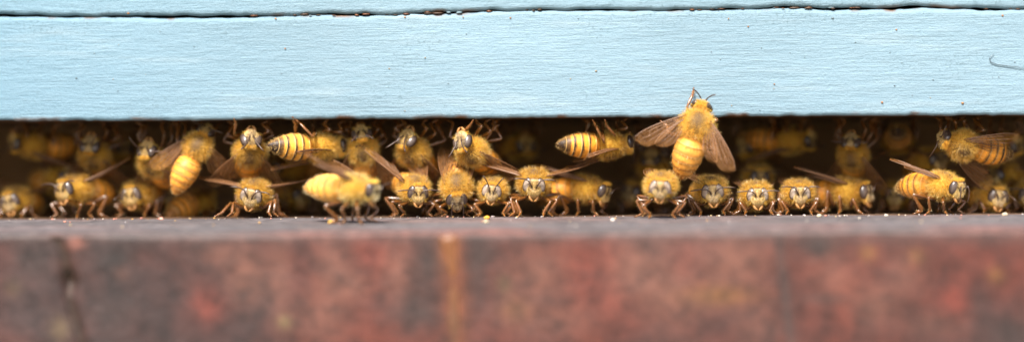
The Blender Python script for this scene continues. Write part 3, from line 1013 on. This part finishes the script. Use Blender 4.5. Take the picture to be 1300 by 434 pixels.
bee('tall standing bee facing out with spread wings and bent legs, in the middle', 678, 238, -0.08, 2, -8, wl=(62, 10), wr=(66, 12), ant='side', eye='pale',
    feet={'fore_r': (658, 275, -0.15), 'mid_r': (646, 275, 0.0), 'fore_l': (690, 275, -0.12), 'mid_l': (702, 275, 0.05)})
bee('side-on bee with large dark eye facing right, lower row middle', 744, 240, 0.75, 68, -8, anchor='t', hp=-10, ap=-12, curl=35, wl=(14, 4), wr=(14, 10))
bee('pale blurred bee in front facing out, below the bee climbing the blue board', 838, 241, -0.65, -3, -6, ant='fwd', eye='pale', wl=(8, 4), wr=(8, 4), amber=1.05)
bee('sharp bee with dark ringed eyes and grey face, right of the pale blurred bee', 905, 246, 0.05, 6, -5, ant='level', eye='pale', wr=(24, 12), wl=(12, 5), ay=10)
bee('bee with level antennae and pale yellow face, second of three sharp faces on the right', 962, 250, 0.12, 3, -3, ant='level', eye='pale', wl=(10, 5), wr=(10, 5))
bee('dim bee just behind the level antennae bee, only its fuzzy back showing', 962, 226, 1.75, 4, -2, anchor='t', feet=None)
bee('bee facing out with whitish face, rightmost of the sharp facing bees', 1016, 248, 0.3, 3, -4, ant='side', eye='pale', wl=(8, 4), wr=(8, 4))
bee('blurred bee side on in the shade, right of the whitish faced bee', 1075, 244, 1.0, 64, -4, anchor='t', wr=(30, 14), wl=(14, 10), amber=.85)
bee('dark bee deep in the shade between two side-on bees on the right', 1136, 250, 1.7, -12, -4, amber=.6)
bee('golden bee side on with dark eye, wing held back to the left, lower right', 1196, 236, 0.3, 50, -8, anchor='t', hp=-6, hy=-12, wr=(32, 14), wl=(10, 4), ant='down', amber=1.05)
bee('blurred bee low at the right, behind the golden side-on bee', 1268, 252, 0.95, 14, -4, ant='fwd')
bee('dim bee at the right edge of the photo, mostly cut off', 1306, 250, 1.3, -10, -4, amber=.8)
bee('dim bee deep behind the very blurred bee and the lone sharp bee', 384, 250, 2.1, 30, -3, amber=.7)

# ------------------------------------------------------------------ bees hanging upside down under the blue board
H = dict(roll=180, surf='ceil')
bee('dim side-on bee hanging at the upper left with an orange abdomen', 42, 184, 1.5, -58, 10, anchor='t', hp=6, **H)
bee('bee hanging upside down near the left, dark eye band across its round face', 114, 183, 0.75, -6, 30, hp=0, ant='fwd', **H)
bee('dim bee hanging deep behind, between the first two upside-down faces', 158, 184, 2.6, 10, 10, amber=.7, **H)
bee('upside-down bee with an antenna out to the left, left of the vertical orange bee', 186, 189, 0.45, -14, 34, hp=0, ant=('fwd', 'side'), wl=(20, 10), **H)
bee('bee hanging head up with its orange abdomen pointing down left', 251, 187, 0.4, 176, 76, tilt=27, s=.93, surf='ceil', anchor='t', hp=34, ap=-10, curl=10, wl=(30, -4), wr=(80, -45), dark=.55, acol=(0.64, 0.27, 0.035))
bee('upside-down bee with a leg hooked over the board edge, above the lone sharp bee', 319, 175, 0.12, 10, 36, roll=176, surf='ceil', hp=4, ant='up', wr=(30, 10), wl=(34, 8),
    feet={'fore_l': (297, 150, 0.0)})
bee('bee with black tipped striped abdomen pointing left, hind leg raised to the board', 408, 187, 0.4, 122, 4, roll=160, surf='ceil', anchor='t', ap=-4, curl=6, dark=1.0, acol=(0.78, 0.36, 0.045), wl=(26, 6), wr=(18, 2),
    feet={'hind_l': (371, 148, 0.0), 'hind_r': (371, 148, 0.0)})
bee('upside-down bee with its thorax hanging below a dark eye band, above the very blurred bee', 459, 168, 0.4, 4, 56, hp=8, ant='up', wr=(34, 6), wl=(20, 6), **H)
bee('upside-down bee with one antenna pointing straight up to the board, above the brown-winged bee', 516, 175, 0.3, -18, 36, hp=2, ant=('up', 'up'), wl=(36, 6), wr=(20, 6), **H)
bee('upside-down bee tilted left with dark leg crooked up beside its face, above the small bee', 586, 178, 0.05, -28, 30, roll=196, surf='ceil', hp=2, ant='up', wr=(26, 4), wl=(30, 8),
    feet={'fore_l': (601, 152, 0.0), 'hind_l': (634, 158, 0.25)})
bee('bee hanging side on with striped abdomen to the left and wing drooping below', 774, 184, 0.45, 110, 6, roll=164, surf='ceil', anchor='t', ap=-6, curl=4, dark=1.0, wl=(34, 14), wr=(30, 4),
    feet={'hind_l': (752, 152, 0.02), 'mid_l': (768, 152, 0.05)})
bee('dim upside-down face in the shade left of the climbing bee', 826, 200, 1.6, -4, 26, hp=0, amber=.7, **H)
bee('dim orange bee side on in the deep shade at the upper right', 1005, 179, 1.8, 70, 4, anchor='t', amber=.8, **H)
bee('blurred upside-down bee with orange abdomen hanging to the lower right', 1080, 178, 0.95, -14, 40, hp=0, ay=-18, wl=(30, 6), **H)
bee('bee seen end on from behind as dark ringed disc in the shade', 1140, 178, 2.0, 176, 0, anchor='t', amber=.5, dark=1, **H)
bee('golden striped bee hanging aslant at the upper right, abdomen pointing right', 1222, 184, 0.55, -72, 14, roll=-128, surf='ceil', anchor='t', ap=-2, curl=4, dark=.9, wl=(30, 4), wr=(30, 6))
bee('dim bee in the dark centre of the slot, high above the tall standing bee', 668, 182, 1.9, 20, 10, amber=.7, **H)
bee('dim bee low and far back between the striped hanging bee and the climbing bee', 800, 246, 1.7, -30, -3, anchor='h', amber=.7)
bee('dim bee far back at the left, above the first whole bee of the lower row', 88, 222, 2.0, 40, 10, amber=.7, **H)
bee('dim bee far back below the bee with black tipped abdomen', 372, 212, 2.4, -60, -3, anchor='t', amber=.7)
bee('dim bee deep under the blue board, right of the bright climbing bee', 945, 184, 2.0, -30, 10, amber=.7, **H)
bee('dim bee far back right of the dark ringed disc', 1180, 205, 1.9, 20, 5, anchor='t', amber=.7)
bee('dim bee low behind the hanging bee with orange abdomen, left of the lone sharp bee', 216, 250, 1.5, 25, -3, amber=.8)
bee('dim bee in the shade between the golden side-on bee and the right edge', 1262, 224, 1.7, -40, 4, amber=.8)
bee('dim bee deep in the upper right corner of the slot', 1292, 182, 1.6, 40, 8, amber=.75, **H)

# ------------------------------------------------------------------ the bee climbing onto the blue board
bee('bright bee climbing up the blue board seen from above with wings spread', 884, 160, -0.36, 180, 68, tilt=15, anchor='t', s=1.04, surf='board', hp=8, hy=-6, ap=-36, ay=-4, curl=22, dark=.55, coat=(1.04, 1.0, .95), acol=(0.66, 0.29, 0.045),
    wl=(52, -4), wr=(40, 0), ant=('up', 'up'),
    feet={'fore_l': (881, 111, -0.03), 'mid_l': (858, 149, -0.03), 'hind_l': (838, 153, -0.03)})

# ------------------------------------------------------------------ crumbs and specks
def lump(name, px, py, y, r, col, label, cat, on_floor=True):
    p = at(px, py, y)
    if on_floor: p.z = floor_z(p.y) + r * 0.35
    mb = MB()
    mb.blob((0, 0, 0), (r * 1.15, r, r * 0.8), col, None, 10, 7, 0.16)
    o = link(name, mb.mesh(name, [M_CRUMB]), label=label, cat=cat, group='crumbs on the landing board')
    o.location = p
    o.rotation_euler = (0, 0, random.random() * 6)
    return o


lump('pollen_pellet', 618, 274, -0.35, .04, (0.62, 0.27, 0.03), 'bright orange pollen lump on the ledge below the small bee with raised antennae', 'crumb')
lump('pollen_pellet', 421, 278, -1.2, .045, (0.62, 0.36, 0.06), 'yellow pollen lump on the ledge below the very blurred bee', 'crumb')
lump('wax_crumb', 437, 277, -0.9, .026, (0.41, 0.40, 0.36), 'small white crumb on the ledge beside the yellow pollen lump', 'crumb')
lump('wax_crumb', 617, 280, -1.2, .036, (0.37, 0.30, 0.19), 'tan crumb on the ledge in front of the orange pollen lump', 'crumb')
lump('wax_crumb', 778, 277, -0.9, .03, (0.41, 0.37, 0.33), 'pale crumb on the ledge before the side-on bee with large eye', 'crumb')
lump('wax_crumb', 1040, 274, -0.25, .034, (0.41, 0.35, 0.25), 'cream crumb on the ledge below the whitish faced bee', 'crumb')
lump('wax_crumb', 1276, 272, -0.2, .04, (0.42, 0.33, 0.22), 'cream crumb on the ledge near the right edge', 'crumb')
lump('wax_crumb', 205, 277, -0.2, .034, (0.39, 0.20, 0.15), 'pinkish crumb on the ledge left of the lone sharp bee', 'crumb')
lump('wax_crumb', 1125, 272, -0.2, .028, (0.39, 0.34, 0.28), 'pale crumb on the ledge under the dark bee in the shade', 'crumb')

mb = MB()
for _ in range(180):
    y = RNG.normal() * 0.12 - 0.02 if random.random() < .75 else -random.random() * 2.4
    x = random.uniform(-8, 8); r = random.uniform(.005, .017)
    col = random.choice([(.48, .42, .34), (.46, .34, .18), (.40, .17, .12), (.30, .27, .26), (.42, .24, .08), (.22, .18, .17)])
    mb.blob((x, y, floor_z(y) + r * .5), (r * random.uniform(.8, 2.0), r, r * .8), col, rot('Z', random.random() * 180), 6, 4, .2)
link('ledge_crumbs', mb.mesh('ledge_crumbs', [M_CRUMB]), label='fine pale and reddish crumbs scattered along the ledge', cat='crumbs', kind='stuff')

mb = MB()
for (px, py, r, col) in [(8, 6, .03, ORG), (111, 6, .03, ORG), (163, 17, .028, ORG), (350, 24, .022, ORG), (362, 62, .018, ORG), (514, 22, .02, ORG), (648, 23, .02, ORG), (588, 22, .016, ORG),
                         (1120, 115 + 15, .025, ORG), (1222, 131, .03, ORG), (1273, 20, .022, ORG), (1138, 38, .018, ORG), (950, 34, .018, ORG), (925, 24, .016, ORG), (983, 107, .016, ORG), (300, 95, .012, DRK),
                         (903, 66, .018, DRK), (500, 68, .016, DRK), (532, 70, .014, DRK), (734, 24, .02, DRK), (1260, 98, .014, DRK), (1158, 121, .016, DRK), (282, 118, .014, DRK), (1003, 67, .014, DRK)]:
    p = at(px, py, -0.012)
    r *= .5 if col is ORG else .3; mb.blob(p, (r * 1.4, r * .5, r), np.array(col) * .45, None, 7, 5, .3)
for _ in range(40):
    p = at(random.uniform(0, 1300), random.uniform(2, 146), -0.008)
    r = random.uniform(.004, .010)
    mb.blob(p, (r * random.uniform(1, 2), r * .7, r), random.choice([(.13, .18, .2), (.08, .11, .12), (.25, .17, .08), (.16, .22, .25)]), None, 6, 4, .2)
link('dirt_specks', mb.mesh('dirt_specks', [M_CRUMB]), label='tiny dark and orange specks of dirt stuck on the blue paint', cat='dirt specks', kind='stuff')

# bits of propolis squeezed into the crack between the boxes
mb = MB()
for _ in range(80):
    x = random.uniform(-8, 8)
    if vnoise(np.array([x * .7]), np.array([0.0]), 77)[0] < -0.1: continue
    r = random.uniform(.008, .022)
    mb.blob((x, random.uniform(.0, .03), float(crack_z(np.array([x]))[0]) + random.uniform(-.015, .01)), (r * random.uniform(1, 4), r, r * .7), random.choice([(.07, .025, .01), (.10, .035, .012), (.04, .02, .01), (.05, .025, .01), (.12, .18, .21)]), None, 7, 5, .2)
link('crack_filling', mb.mesh('crack_filling', [M_CRUMB]), label='brown bits of resin and paint stuck in the crack between the boxes', cat='resin bits', kind='stuff')

# a curled fibre stuck on the paint at the right
mb = MB()
pts = [at(x, y, -0.02) for x, y in ((1262, 68), (1256, 74), (1258, 79), (1266, 82), (1280, 84), (1295, 86), (1312, 85))]
mb.tube(pts, [.003, .006, .007, .006, .006, .005, .003], (0.075, 0.11, 0.13), 6)
link('fibre', mb.mesh('fibre', [M_ANT]), label='thin dark curled fibre stuck on the blue paint at the right', cat='fibre')
